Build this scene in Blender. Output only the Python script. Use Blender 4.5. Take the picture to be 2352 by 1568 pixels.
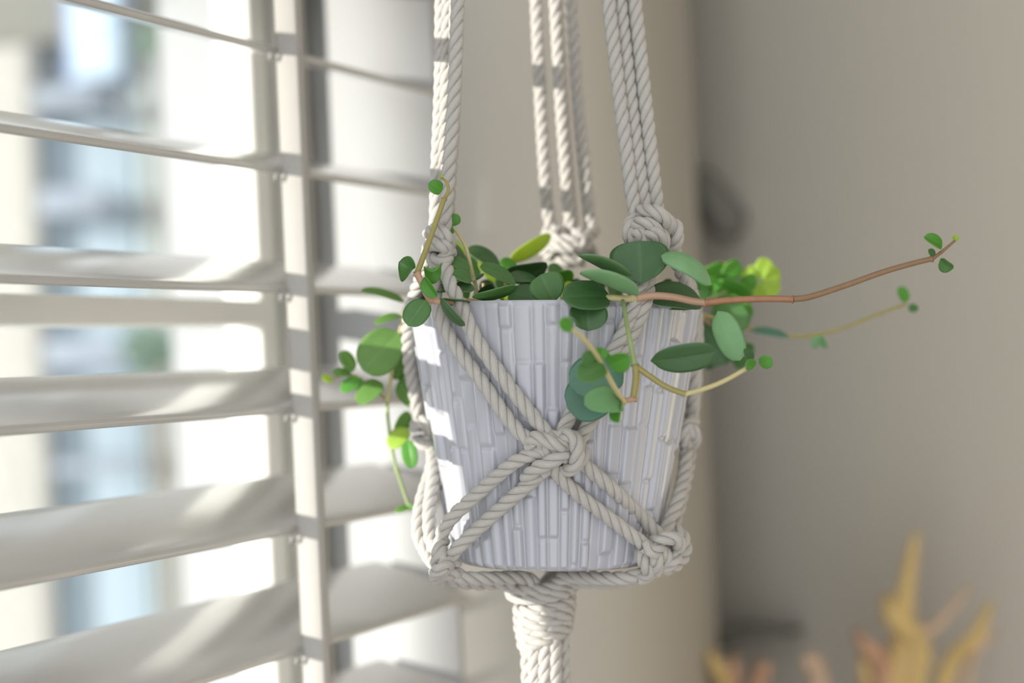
import bpy, math, random
import numpy as np
from mathutils import Vector, Matrix, noise

random.seed(7)
for o in list(bpy.data.objects):
    bpy.data.objects.remove(o, do_unlink=True)
scene = bpy.context.scene
COL = scene.collection

# ------------------------------------------------------------------ camera
FPX, CX, CY = 4000.0, 1176.0, 784.0
EYE = Vector((0.0, 0.0, 1.5))
RHO, PITCH = math.radians(2.6), math.radians(0.83)
RT = Vector((math.cos(RHO), 0, -math.sin(RHO)))            # image right
UP0 = Vector((math.sin(RHO), 0, math.cos(RHO)))
FW = (Vector((0, 1, 0)) * math.cos(PITCH) + UP0 * math.sin(PITCH)).normalized()
UP = RT.cross(FW).normalized()
cam_d = bpy.data.cameras.new('camera')
cam = bpy.data.objects.new('camera', cam_d)
COL.objects.link(cam)
M = Matrix((RT, UP, -FW)).transposed().to_4x4()
M.translation = EYE
cam.matrix_world = M
cam_d.sensor_width = 36.0
cam_d.lens = FPX / 2352.0 * 36.0
cam_d.clip_start = 0.02
cam_d.dof.use_dof = True
cam_d.dof.focus_distance = 0.533
cam_d.dof.aperture_fstop = 5.2
cam_d.dof.aperture_blades = 0
scene.camera = cam

# ------------------------------------------------------------------ sky, sun, exposure
SKY = 0.95
w = bpy.data.worlds.new('World')
scene.world = w
w.use_nodes = True
bg = w.node_tree.nodes['Background']
bg.inputs[0].default_value = (0.93, 0.97, 1.0, 1)
bg.inputs[1].default_value = SKY
SUN_EL = math.radians(6.5)
SUN_AZ = math.radians(30.0)
TOSUN = Vector((-math.cos(SUN_EL) * math.cos(SUN_AZ), -math.cos(SUN_EL) * math.sin(SUN_AZ), math.sin(SUN_EL)))
sd = bpy.data.lights.new('sun', 'SUN')
sd.energy = 4.4
sd.angle = math.radians(0.25)
sd.color = (1.0, 0.95, 0.87)
sun = bpy.data.objects.new('sun', sd)
COL.objects.link(sun)
sun.rotation_euler = TOSUN.to_track_quat('Z', 'Y').to_euler()
vs = scene.view_settings
vs.view_transform = 'Standard'
vs.look = 'None'
vs.gamma = 1.0
vs.use_curve_mapping = False
vs.exposure = 0.70

# ------------------------------------------------------------------ frames
ZC = 0.575                                                   # depth of the pot's axis
def W(px, py, Z):                                            # pixel + depth -> point
    return EYE + FW * Z + RT * ((px - CX) / FPX * Z) + UP * ((CY - py) / FPX * Z)
def WD(px, py, d):                                           # depth in mm from the pot's axis
    return W(px, py, ZC + d * 0.001)
ANG = math.atan(1894.0 / FPX)                                # the window wall turns away by this
U = Vector((math.sin(ANG), math.cos(ANG), 0))                # along the slats
N = Vector((math.cos(ANG), -math.sin(ANG), 0))               # into the room
F0 = Vector((-CX / FPX * 0.4886, 0.4886, 1.5))
def B(s, m, z):                                              # blind frame; z above eye height
    return F0 + U * s + N * m + Vector((0, 0, z))

# ------------------------------------------------------------------ helpers
def tag(o, label=None, cat=None, group=None, kind=None):
    if label: o['label'] = label
    if cat: o['category'] = cat
    if group: o['group'] = group
    if kind: o['kind'] = kind
    return o
def empty(name, loc):
    o = bpy.data.objects.new(name, None)
    o.location = loc
    o.empty_display_size = 0.02
    COL.objects.link(o)
    return o
PLOC = {}
def link(name, me, mats, parent=None, smooth=True):
    o = bpy.data.objects.new(name, me)
    for m in (mats if isinstance(mats, (list, tuple)) else [mats]):
        me.materials.append(m)
    if smooth:
        me.polygons.foreach_set('use_smooth', [True] * len(me.polygons))
    COL.objects.link(o)
    if parent is not None:
        o.parent = parent
        l = parent.location.copy()
        p = parent.parent
        while p is not None:
            l += p.location
            p = p.parent
        o.matrix_parent_inverse = Matrix.Translation(-l)
    return o
def mesh(name, verts, faces, uvs=None, mi=None):
    me = bpy.data.meshes.new(name)
    v = np.asarray(verts, dtype=np.float32).reshape(-1, 3)
    me.vertices.add(len(v))
    me.vertices.foreach_set('co', v.ravel())
    if isinstance(faces, np.ndarray):
        k = faces.shape[1]
        idx = faces.astype(np.int32).ravel()
        st = np.arange(0, len(idx), k, dtype=np.int32)
        tot = np.full(len(faces), k, dtype=np.int32)
    else:
        idx = np.array([i for f in faces for i in f], dtype=np.int32)
        tot = np.array([len(f) for f in faces], dtype=np.int32)
        st = np.concatenate([[0], np.cumsum(tot)[:-1]]).astype(np.int32)
    me.loops.add(len(idx))
    me.loops.foreach_set('vertex_index', idx)
    me.polygons.add(len(st))
    me.polygons.foreach_set('loop_start', st)
    me.polygons.foreach_set('loop_total', tot)
    if mi is not None:
        me.polygons.foreach_set('material_index', np.asarray(mi, dtype=np.int32))
    if uvs is not None:
        ul = me.uv_layers.new(name='UVMap')
        ul.data.foreach_set('uv', np.asarray(uvs, dtype=np.float32)[idx].ravel())
    me.update(calc_edges=True)
    me.validate()
    return me
def prism(name, poly, axis_fn, mats, parent=None, smooth=False):
    """poly: 2D outline; axis_fn(p, k) -> point, k=0/1 for the two ends"""
    n = len(poly)
    vs_ = [axis_fn(p, 0) for p in poly] + [axis_fn(p, 1) for p in poly]
    fs = [tuple(range(n))[::-1], tuple(range(n, 2 * n))]
    fs += [(i, (i + 1) % n, n + (i + 1) % n, n + i) for i in range(n)]
    me = mesh(name, vs_, fs)
    import bmesh
    bm = bmesh.new(); bm.from_mesh(me); bmesh.ops.recalc_face_normals(bm, faces=bm.faces); bm.to_mesh(me); bm.free()
    return link(name, me, mats, parent, smooth)
def bbox(name, s0, s1, m0, m1, z0, z1, mat, parent=None, bev=0.0):
    """box in the blind frame"""
    ps = [B(s, m, z) for s in (s0, s1) for m in (m0, m1) for z in (z0, z1)]
    return box8(name, ps, mat, parent, bev)
def box8(name, ps, mat, parent=None, bev=0.0):
    fs = [(0, 1, 3, 2), (4, 6, 7, 5), (0, 4, 5, 1), (2, 3, 7, 6), (0, 2, 6, 4), (1, 5, 7, 3)]
    me = mesh(name, ps, fs)
    import bmesh
    bm = bmesh.new(); bm.from_mesh(me); bmesh.ops.recalc_face_normals(bm, faces=bm.faces)
    if bev > 0:
        bmesh.ops.bevel(bm, geom=bm.edges[:], offset=bev, segments=2, affect='EDGES', profile=0.6)
    bm.to_mesh(me); bm.free()
    return link(name, me, mat, parent, False)
def wbox(name, x0, x1, y0, y1, z0, z1, mat, parent=None, bev=0.0):
    ps = [Vector((x, y, z)) for x in (x0, x1) for y in (y0, y1) for z in (z0, z1)]
    return box8(name, ps, mat, parent, bev)
def tube(name, pts, rad, m, parent=None, sides=8, cap=True):
    """tapered tube along points"""
    P = [Vector(p) for p in pts]
    if not isinstance(rad, (list, tuple)): rad = [rad] * len(P)
    vs_, fs = [], []
    t0 = (P[1] - P[0]).normalized()
    nrm = t0.orthogonal().normalized()
    for i, p in enumerate(P):
        t = (P[min(i + 1, len(P) - 1)] - P[max(i - 1, 0)]).normalized()
        nrm = (nrm - t * nrm.dot(t)).normalized()
        b = t.cross(nrm)
        for k in range(sides):
            a = 2 * math.pi * k / sides
            vs_.append(p + (nrm * math.cos(a) + b * math.sin(a)) * rad[i])
    for i in range(len(P) - 1):
        for k in range(sides):
            fs.append((i * sides + k, i * sides + (k + 1) % sides, (i + 1) * sides + (k + 1) % sides, (i + 1) * sides + k))
    if cap:
        fs.append(tuple(range(sides))[::-1]); fs.append(tuple((len(P) - 1) * sides + k for k in range(sides)))
    return link(name, mesh(name, vs_, fs), m, parent)
def spline(pts, n):
    """Catmull-Rom through 3D points, n samples"""
    P = [Vector(p) for p in pts]
    if len(P) == 2:
        return [P[0].lerp(P[1], i / (n - 1)) for i in range(n)]
    P = [P[0] * 2 - P[1]] + P + [P[-1] * 2 - P[-2]]
    seg = len(P) - 3
    out = []
    for i in range(n):
        g = i / (n - 1) * seg
        k = min(int(g), seg - 1); f = g - k
        a, b, c, d = P[k:k + 4]
        out.append(0.5 * ((2 * b) + (c - a) * f + (2 * a - 5 * b + 4 * c - d) * f * f + (3 * b - a - 3 * c + d) * f ** 3))
    return out
def struct(o):
    o['kind'] = 'structure'
    return o

# ------------------------------------------------------------------ materials
def nodes(name):
    m = bpy.data.materials.new(name)
    m.use_nodes = True
    nt = m.node_tree
    return m, nt, nt.nodes['Principled BSDF'], nt.nodes['Material Output']
def mat(name, col, rough=0.5, var=0.08, scale=40, bump=0.0, bscale=200, spec=0.5, coat=0.0):
    m, nt, p, out = nodes(name)
    n = nt.nodes.new('ShaderNodeTexNoise'); n.inputs['Scale'].default_value = scale; n.inputs['Detail'].default_value = 4
    tc = nt.nodes.new('ShaderNodeTexCoord'); nt.links.new(tc.outputs['Object'], n.inputs['Vector'])
    mx = nt.nodes.new('ShaderNodeMix'); mx.data_type = 'RGBA'
    mx.inputs[6].default_value = (*[c * (1 - var) for c in col], 1)
    mx.inputs[7].default_value = (*[min(1, c * (1 + var)) for c in col], 1)
    nt.links.new(n.outputs['Fac'], mx.inputs[0]); nt.links.new(mx.outputs[2], p.inputs['Base Color'])
    p.inputs['Roughness'].default_value = rough
    p.inputs['Specular IOR Level'].default_value = spec
    if coat:
        p.inputs['Coat Weight'].default_value = coat
        p.inputs['Coat Roughness'].default_value = 0.12
    if bump:
        n2 = nt.nodes.new('ShaderNodeTexNoise'); n2.inputs['Scale'].default_value = bscale; n2.inputs['Detail'].default_value = 3
        nt.links.new(tc.outputs['Object'], n2.inputs['Vector'])
        b = nt.nodes.new('ShaderNodeBump'); b.inputs['Strength'].default_value = bump; b.inputs['Distance'].default_value = 0.001
        nt.links.new(n2.outputs['Fac'], b.inputs['Height']); nt.links.new(b.outputs['Normal'], p.inputs['Normal'])
    return m
def leaf_mat(name, col, edge, trans=0.25, rough=0.42, rib=0.25, tcol=None):
    m, nt, p, out = nodes(name)
    L = nt.links.new
    uv = nt.nodes.new('ShaderNodeUVMap'); sep = nt.nodes.new('ShaderNodeSeparateXYZ'); L(uv.outputs[0], sep.inputs[0])
    ab = nt.nodes.new('ShaderNodeMath'); ab.operation = 'ABSOLUTE'; L(sep.outputs[1], ab.inputs[0])
    # midrib, paler margin
    r1 = nt.nodes.new('ShaderNodeMapRange'); r1.inputs[1].default_value = 0.0; r1.inputs[2].default_value = 0.10; r1.inputs[3].default_value = rib; r1.inputs[4].default_value = 0.0
    L(ab.outputs[0], r1.inputs[0])
    r2 = nt.nodes.new('ShaderNodeMapRange'); r2.inputs[1].default_value = 0.93; r2.inputs[2].default_value = 1.0; r2.inputs[3].default_value = 0.0; r2.inputs[4].default_value = 0.6
    L(ab.outputs[0], r2.inputs[0])
    ad = nt.nodes.new('ShaderNodeMath'); ad.operation = 'ADD'; ad.use_clamp = True; L(r1.outputs[0], ad.inputs[0]); L(r2.outputs[0], ad.inputs[1])
    tc = nt.nodes.new('ShaderNodeTexCoord')
    n = nt.nodes.new('ShaderNodeTexNoise'); n.inputs['Scale'].default_value = 180; n.inputs['Detail'].default_value = 5; L(tc.outputs['Object'], n.inputs['Vector'])
    mx0 = nt.nodes.new('ShaderNodeMix'); mx0.data_type = 'RGBA'
    mx0.inputs[6].default_value = (*[c * 0.78 for c in col], 1); mx0.inputs[7].default_value = (*[min(1, c * 1.22) for c in col], 1)
    L(n.outputs['Fac'], mx0.inputs[0])
    mx = nt.nodes.new('ShaderNodeMix'); mx.data_type = 'RGBA'
    L(ad.outputs[0], mx.inputs[0]); L(mx0.outputs[2], mx.inputs[6]); mx.inputs[7].default_value = (*edge, 1)
    L(mx.outputs[2], p.inputs['Base Color'])
    p.inputs['Roughness'].default_value = rough
    b = nt.nodes.new('ShaderNodeBump'); b.inputs['Strength'].default_value = 0.12; b.inputs['Distance'].default_value = 0.0006
    n2 = nt.nodes.new('ShaderNodeTexNoise'); n2.inputs['Scale'].default_value = 700; L(tc.outputs['Object'], n2.inputs['Vector'])
    L(n2.outputs['Fac'], b.inputs['Height']); L(b.outputs['Normal'], p.inputs['Normal'])
    t = nt.nodes.new('ShaderNodeBsdfTranslucent')
    t.inputs[0].default_value = (*(tcol or [min(1, c * 1.6) for c in col]), 1)
    ms = nt.nodes.new('ShaderNodeMixShader'); ms.inputs[0].default_value = trans
    L(p.outputs[0], ms.inputs[1]); L(t.outputs[0], ms.inputs[2]); L(ms.outputs[0], out.inputs[0])
    return m
def rope_mat(name, col):
    m, nt, p, out = nodes(name)
    L = nt.links.new
    uv = nt.nodes.new('ShaderNodeUVMap'); mp = nt.nodes.new('ShaderNodeMapping'); L(uv.outputs[0], mp.inputs[0])
    mp.inputs['Scale'].default_value = (0.35, 9.0, 1)
    n = nt.nodes.new('ShaderNodeTexNoise'); n.inputs['Scale'].default_value = 2.2; n.inputs['Detail'].default_value = 3; L(mp.outputs[0], n.inputs['Vector'])
    mx = nt.nodes.new('ShaderNodeMix'); mx.data_type = 'RGBA'
    mx.inputs[6].default_value = (*[c * 0.80 for c in col], 1); mx.inputs[7].default_value = (*[min(1, c * 1.14) for c in col], 1)
    L(n.outputs['Fac'], mx.inputs[0]); L(mx.outputs[2], p.inputs['Base Color'])
    b = nt.nodes.new('ShaderNodeBump'); b.inputs['Strength'].default_value = 0.7; b.inputs['Distance'].default_value = 0.0004
    L(n.outputs['Fac'], b.inputs['Height']); L(b.outputs['Normal'], p.inputs['Normal'])
    p.inputs['Roughness'].default_value = 0.95
    p.inputs['Specular IOR Level'].default_value = 0.1
    p.inputs['Sheen Weight'].default_value = 0.25
    t = nt.nodes.new('ShaderNodeBsdfTranslucent'); t.inputs[0].default_value = (0.9, 0.8, 0.68, 1)
    ms = nt.nodes.new('ShaderNodeMixShader'); ms.inputs[0].default_value = 0.06
    L(p.outputs[0], ms.inputs[1]); L(t.outputs[0], ms.inputs[2]); L(ms.outputs[0], out.inputs[0])
    return m
def glass_mat(name, tint):
    m, nt, p, out = nodes(name)
    L = nt.links.new
    tr = nt.nodes.new('ShaderNodeBsdfTransparent'); tr.inputs[0].default_value = (*tint, 1)
    gl = nt.nodes.new('ShaderNodeBsdfGlossy'); gl.inputs['Roughness'].default_value = 0.02
    ms = nt.nodes.new('ShaderNodeMixShader'); ms.inputs[0].default_value = 0.05; L(tr.outputs[0], ms.inputs[1]); L(gl.outputs[0], ms.inputs[2])
    L(ms.outputs[0], out.inputs[0])
    return m
WALL_LIT = mat('wall_paint_lit', (0.82, 0.76, 0.655), 0.85, 0.03, 3, 0.1, 300)  # lit copy of the wall paint, lightened in place of missing light
WINW = mat('window_white_paint', (0.88, 0.86, 0.81), 0.45, 0.03)
SLAT = mat('slat_vinyl', (0.50, 0.48, 0.455), 0.13, 0.02, 30, 0.02, 900, 0.8)
TAPE = mat('tape_cloth', (0.44, 0.415, 0.385), 0.7, 0.03, 200, 0.3, 2500)
CORD = mat('cord_plastic', (0.32, 0.31, 0.29), 0.4)
GLAZE = mat('pot_glaze', (0.485, 0.485, 0.53), 0.20, 0.03, 60, 0.04, 300, 0.5, 0.6)
ROPE = rope_mat('cotton_rope', (0.60, 0.565, 0.525))
SOIL = mat('soil', (0.05, 0.035, 0.025), 0.95, 0.4, 300, 1.0, 600)
GLASS = glass_mat('window_glass', (0.97, 0.985, 0.98))
EXTW = mat('exterior_white_render', (0.31, 0.315, 0.325), 0.8, 0.03, 6)

# ------------------------------------------------------------------ room shell
FLOORM = mat('floor_wood', (0.36, 0.29, 0.22), 0.5, 0.2, 6)
CEILM = mat('ceiling_paint', (0.72, 0.70, 0.66), 0.9, 0.02)
WALL_SHADED = mat('wall_paint_shaded', (0.57, 0.545, 0.50), 0.85, 0.03, 3, 0.1, 300)  # shaded copy of the same wall paint, darkened in place of shade
struct(bbox('floor', -0.7, 0.98, -0.45, 2.6, -1.55, -1.5, FLOORM))
struct(bbox('ceiling', -0.7, 0.98, -0.45, 2.6, 1.9, 1.95, CEILM))
struct(bbox('wall_front_added', -0.8, -0.7, 1.50, 2.6, -1.5, 1.9, WALL_LIT))  # unseen partial wall behind the camera, added to cut fill on the pot
struct(bbox('wall_right', -0.7, 0.98, 2.5, 2.6, -1.5, 1.9, WALL_LIT))  # unseen, added to hold light back from the window wall
S_EDGE = 0.2944
WT = -0.11                                                   # outer face of the window wall
HEAD, SILL = 0.192, -0.62
struct(bbox('wall_left', S_EDGE, 0.632, WT, -0.010, -1.5, 1.9, WALL_SHADED))            # pier right of the window
struct(bbox('wall_head', -1.05, S_EDGE, WT, -0.010, HEAD, 1.9, WALL_SHADED))
struct(bbox('wall_apron', -1.05, S_EDGE, WT, -0.010, -1.5, SILL, WALL_SHADED))
struct(bbox('wall_near', -1.3, -1.05, WT, -0.010, -1.5, 1.9, WALL_SHADED))
struct(bbox('wall_back', 0.77, 0.98, -0.382, 2.5, -1.5, 1.9, WALL_LIT))
struct(bbox('wall_alcove', 0.632, 0.77, -0.382, -0.34, -1.5, 1.9, WALL_LIT))
# the alcove's outer face, seen sunlit through the window
struct(bbox('wall_bay', 0.600, 0.632, -0.382, WT, -1.5, 1.0, EXTW))
struct(bbox('trim_1', 0.48, 0.60, -0.41, WT, 0.285, 0.31, EXTW))                 # eave of the bay
# reveal linings
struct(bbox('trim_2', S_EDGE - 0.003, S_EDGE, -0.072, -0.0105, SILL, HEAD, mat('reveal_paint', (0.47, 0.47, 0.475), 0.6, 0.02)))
# window: outer frame, sash, meeting rail, pane
win = empty('window_1', B(0.1, -0.085, SILL)); struct(win)
bbox('frame_jamb', S_EDGE - 0.016, S_EDGE - 0.003, -0.105, -0.074, SILL, HEAD, WINW, win, 0.002)
bbox('sash_stile', S_EDGE - 0.034, S_EDGE - 0.020, -0.104, -0.084, SILL, HEAD, WINW, win, 0.002)
bbox('seal', S_EDGE - 0.020, S_EDGE - 0.016, -0.100, -0.092, SILL, HEAD, mat('seal_rubber', (0.30, 0.36, 0.36), 0.6), win)
bbox('frame_mullion', -0.30, -0.172, WT, -0.066, SILL, HEAD, WINW, win, 0.002)
bbox('meeting_rail', -0.172, S_EDGE - 0.034, -0.098, -0.076, 0.0225, 0.0335, WINW, win, 0.0015)
bbox('frame_head', -0.172, S_EDGE - 0.024, -0.105, -0.066, HEAD - 0.012, HEAD, WINW, win, 0.002)
bbox('pane', -0.172, S_EDGE - 0.034, -0.090, -0.087, SILL, HEAD, GLASS, win)
win_added = empty('window_added', B(-0.5, -0.085, SILL)); struct(win_added)  # unseen second window, added to let bluish skylight onto the pot
bbox('frame_jamb', -1.05, -1.01, -0.105, -0.062, SILL, HEAD, WINW, win_added, 0.002)
bbox('pane', -1.01, -0.30, -0.090, -0.087, SILL, HEAD, GLASS, win_added)

# ------------------------------------------------------------------ outside
BLUE = mat('blue_glazing', (0.27, 0.37, 0.47), 0.25, 0.06, 2)
PALE = mat('pale_blue_panel', (0.40, 0.45, 0.49), 0.5, 0.05, 2)
LITE = mat('light_glazing', (0.36, 0.45, 0.53), 0.3, 0.05)
LEDGE = mat('blue_grey_board', (0.26, 0.30, 0.37), 0.6, 0.08, 4)
SOFF = mat('beige_soffit', (0.22, 0.215, 0.19), 0.8, 0.05, 3)
TEAL = mat('blue_grey_frame', (0.34, 0.40, 0.42), 0.6, 0.05, 3)
FRAMEB = mat('brown_grey_frame', (0.20, 0.19, 0.17), 0.6, 0.05, 3)
UPW = mat('bright_upper_glazing', (0.48, 0.60, 0.72), 0.2, 0.03)
UPF = mat('blue_window_frame', (0.22, 0.30, 0.52), 0.5)
POSTM = mat('post_paint', (0.45, 0.435, 0.41), 0.7, 0.03)
PAVE = mat('patio_paving', (0.62, 0.60, 0.57), 0.9, 0.1, 2)
struct(wbox('ground', -9, 3.0, 1.6, 14, -0.12, -0.05, PAVE))
def facade(name, x0, x1, y0, y1, Z, thick, m, parent=None, bev=0.004):
    """upright slab at depth Z; x read at mid height"""
    z0 = W((x0 + x1) / 2, y1, Z).z; z1 = W((x0 + x1) / 2, y0, Z).z
    return wbox(name, W(x0, 784, Z).x, W(x1, 784, Z).x, Z, Z + thick, z0, z1, m, parent, bev)
house = empty('garden_house', Vector((-0.75, 3.3, 0)))
tag(house, 'pale blue glazed garden house with ledges seen through the left window panes', 'building')
facade('wall', -700, 1150, -120, 2440, 3.35, 0.2, PALE, house)
facade('door_frame', 80, 106, 90, 2440, 3.27, 0.07, FRAMEB, house)
facade('glass_panel', 106, 142, 250, 2440, 3.30, 0.04, BLUE, house)
facade('glass_panel', 142, 325, 250, 2440, 3.31, 0.03, LITE, house)
facade('corner_post', 335, 420, 90, 2440, 3.26, 0.06, TEAL, house)
for y0, y1, xl, xr in ((195, 240, 80, 240), (430, 492, 80, 250), (772, 842, 95, 420), (1060, 1085, 110, 330)):
    facade('ledge', xl, xr, y0, y1, 3.12, 0.17, LEDGE, house)
facade('upper_window', 195, 300, -80, 180, 3.22, 0.08, UPW, house)
facade('upper_window_frame', 182, 315, -90, 190, 3.26, 0.06, UPF, house)
facade('roof_soffit', -600, 400, -420, 105, 3.30, 0.02, SOFF, house)
post = facade('porch_post', -150, 86, 105, 2900, 2.5, 0.045, POSTM)
tag(post, 'white square porch post at the left edge beyond the window', 'post')
def shrub(name, cx, cy, Z, rx, n, label, m):
    rng = random.Random(cx)
    vs_, fs = [], []
    c = W(cx, cy, Z); r = rx / FPX * Z
    for i in range(n):
        d = Vector((rng.gauss(0, 1), rng.gauss(0, 1), rng.gauss(0, 1))).normalized() * r * rng.random() ** 0.4
        a = Vector((rng.gauss(0, 1), rng.gauss(0, 1), rng.gauss(0, 1))).normalized() * r * 0.28
        b = a.orthogonal().normalized() * r * 0.12
        k = len(vs_)
        vs_ += [c + d - a, c + d + b, c + d + a, c + d - b]
        fs.append((k, k + 1, k + 2, k + 3))
    e = empty(name, Vector((c.x, c.y, -0.05)))
    tag(e, label, 'shrub')
    link('foliage', mesh('foliage', vs_, fs), m, e)['kind'] = 'stuff'
    tube('trunk', spline([Vector((c.x, c.y, -0.06)), Vector((c.x + 0.01, c.y, c.z * 0.5)), c], 8), 0.008, TRUNK, e, 6)
    return e
TRUNK = mat('trunk_bark', (0.2, 0.16, 0.12), 0.9)
SHR = leaf_mat('shrub_leaf', (0.19, 0.28, 0.22), (0.25, 0.36, 0.26), 0.3)
shrub('green_shrub', 342, 95, 3.0, 45, 160, 'blurred dark green foliage high up beside the white bay wall', SHR)
shrub('green_shrub', 345, 800, 2.9, 65, 200, 'blurred grey green shrub above the middle ledge of the garden house', SHR)

# ------------------------------------------------------------------ blind
blind = empty('venetian_blind', B(0.0, -0.024, 0.12))
tag(blind, 'off-white venetian blind with tilted glossy slats across the window', 'blind')
TILT = math.radians(17.5)
def slat_profile():
    """(m, z) outline of a 50 x 3 mm slat, front edge at the origin, moulded rounded edges"""
    pts = []
    w_, t = 0.0495, 0.0015
    for k in range(9):                                       # front edge with a fine groove
        a = -math.pi / 2 + math.pi * k / 8
        rr = t * (1.0 if k != 4 else 0.78)
        pts.append((-t + rr * math.cos(a), rr * math.sin(a)))
    for k in range(1, 8):
        f = k / 8
        pts.append((-t - (w_ - 2 * t) * f, t + 0.0009 * math.sin(math.pi * f)))
    for k in range(9):
        a = math.pi / 2 + math.pi * k / 8
        pts.append((-w_ + t + t * math.cos(a), t * math.sin(a)))
    for k in range(7, 0, -1):
        f = k / 8
        pts.append((-t - (w_ - 2 * t) * f, -t + 0.0009 * math.sin(math.pi * f)))
    c, s = math.cos(TILT), math.sin(TILT)
    return [(c * m, z - 0.0 - s * m * 1.0 if False else z * c - m * s) for m, z in pts]
PROF = slat_profile()
S_L, S_R = -1.0, S_EDGE - 0.010
slat_me = None
for i in range(-14, 4):
    h = 0.0740 + 0.0430 * i * 1.0
    if h > HEAD - 0.012: continue
    if slat_me is None:
        o = prism('slat', PROF, lambda p, k: B((S_L, S_R)[k], p[0], p[1]), SLAT, blind, True)
        slat_me = o.data
        slat_me.set_sharp_from_angle(angle=math.radians(50))
        base_inv = o.matrix_parent_inverse.copy()
    else:
        o = bpy.data.objects.new('slat', slat_me); COL.objects.link(o); o.parent = blind; o.matrix_parent_inverse = base_inv.copy()
    o.location = (0, 0, h)
bbox('head_rail', S_L, S_R, -0.052, 0.004, HEAD - 0.004 - 0.0, HEAD - 0.001, SLAT, blind)
# ladder tape in front of the slat edges, with its fine cords
Z65 = 0.4886 * 3070 / (3070 - 668)
s_t = (Z65 - 0.4886) / math.cos(ANG)
tp = [(0.0, 0.0006), (0.0016, 0.0), (0.0086, 0.0), (0.0090, 0.0004), (0.0090, 0.0054), (0.0086, 0.0058), (0.0, 0.0058)]
prism('ladder_tape', tp, lambda p, k: B(s_t + p[1] - 0.003, p[0] + 0.0012, (-0.55, HEAD - 0.004)[k]), TAPE, blind)
for i in range(-9, 4):
    h = 0.0740 + 0.0430 * i
    if h > HEAD - 0.012: continue
    pts = [B(s_t - 0.0042, 0.0022, h + 0.0005), B(s_t - 0.0062, 0.0012, h - 0.0022), B(s_t - 0.0052, 0.0008, h - 0.0038), B(s_t - 0.0036, 0.0016, h - 0.0030)]
    tube('ladder_cord', spline(pts, 12), 0.0006, CORD, blind, 6)

# ------------------------------------------------------------------ pot frame
EX, EZ, EY = RT, UP0, Vector((0, 1, 0))
C0 = W(1274, 701, ZC)                                        # centre of the rim
R_RIM, R_BASE, H_POT = 0.0478, 0.0335, 0.0840
def pot_r(z):                                                # z <= 0 below the rim
    f = min(max(-z / H_POT, 0), 1)
    return R_RIM + (R_BASE - R_RIM) * f
def plocal(p):
    d = p - C0
    return d.dot(EX), d.dot(EY), d.dot(EZ)
def PW(x, y, z):
    return C0 + EX * x + EY * y + EZ * z
def S(px, py, off):
    """point of the pixel's ray that lies off mm outside the pot's wall, nearest side"""
    best, bv = None, 1e9
    for k in range(300):
        Z = 0.50 + k * 0.0004
        p = W(px, py, Z)
        x, y, z = plocal(p)
        v = math.hypot(x, y) - pot_r(z) - off * 0.001
        if v <= 0:
            return p
        if v < bv: bv, best = v, p
    return best
def pt(p):
    x, y, d = p
    return S(x, y, float(d)) if isinstance(d, str) else WD(x, y, d)

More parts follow.
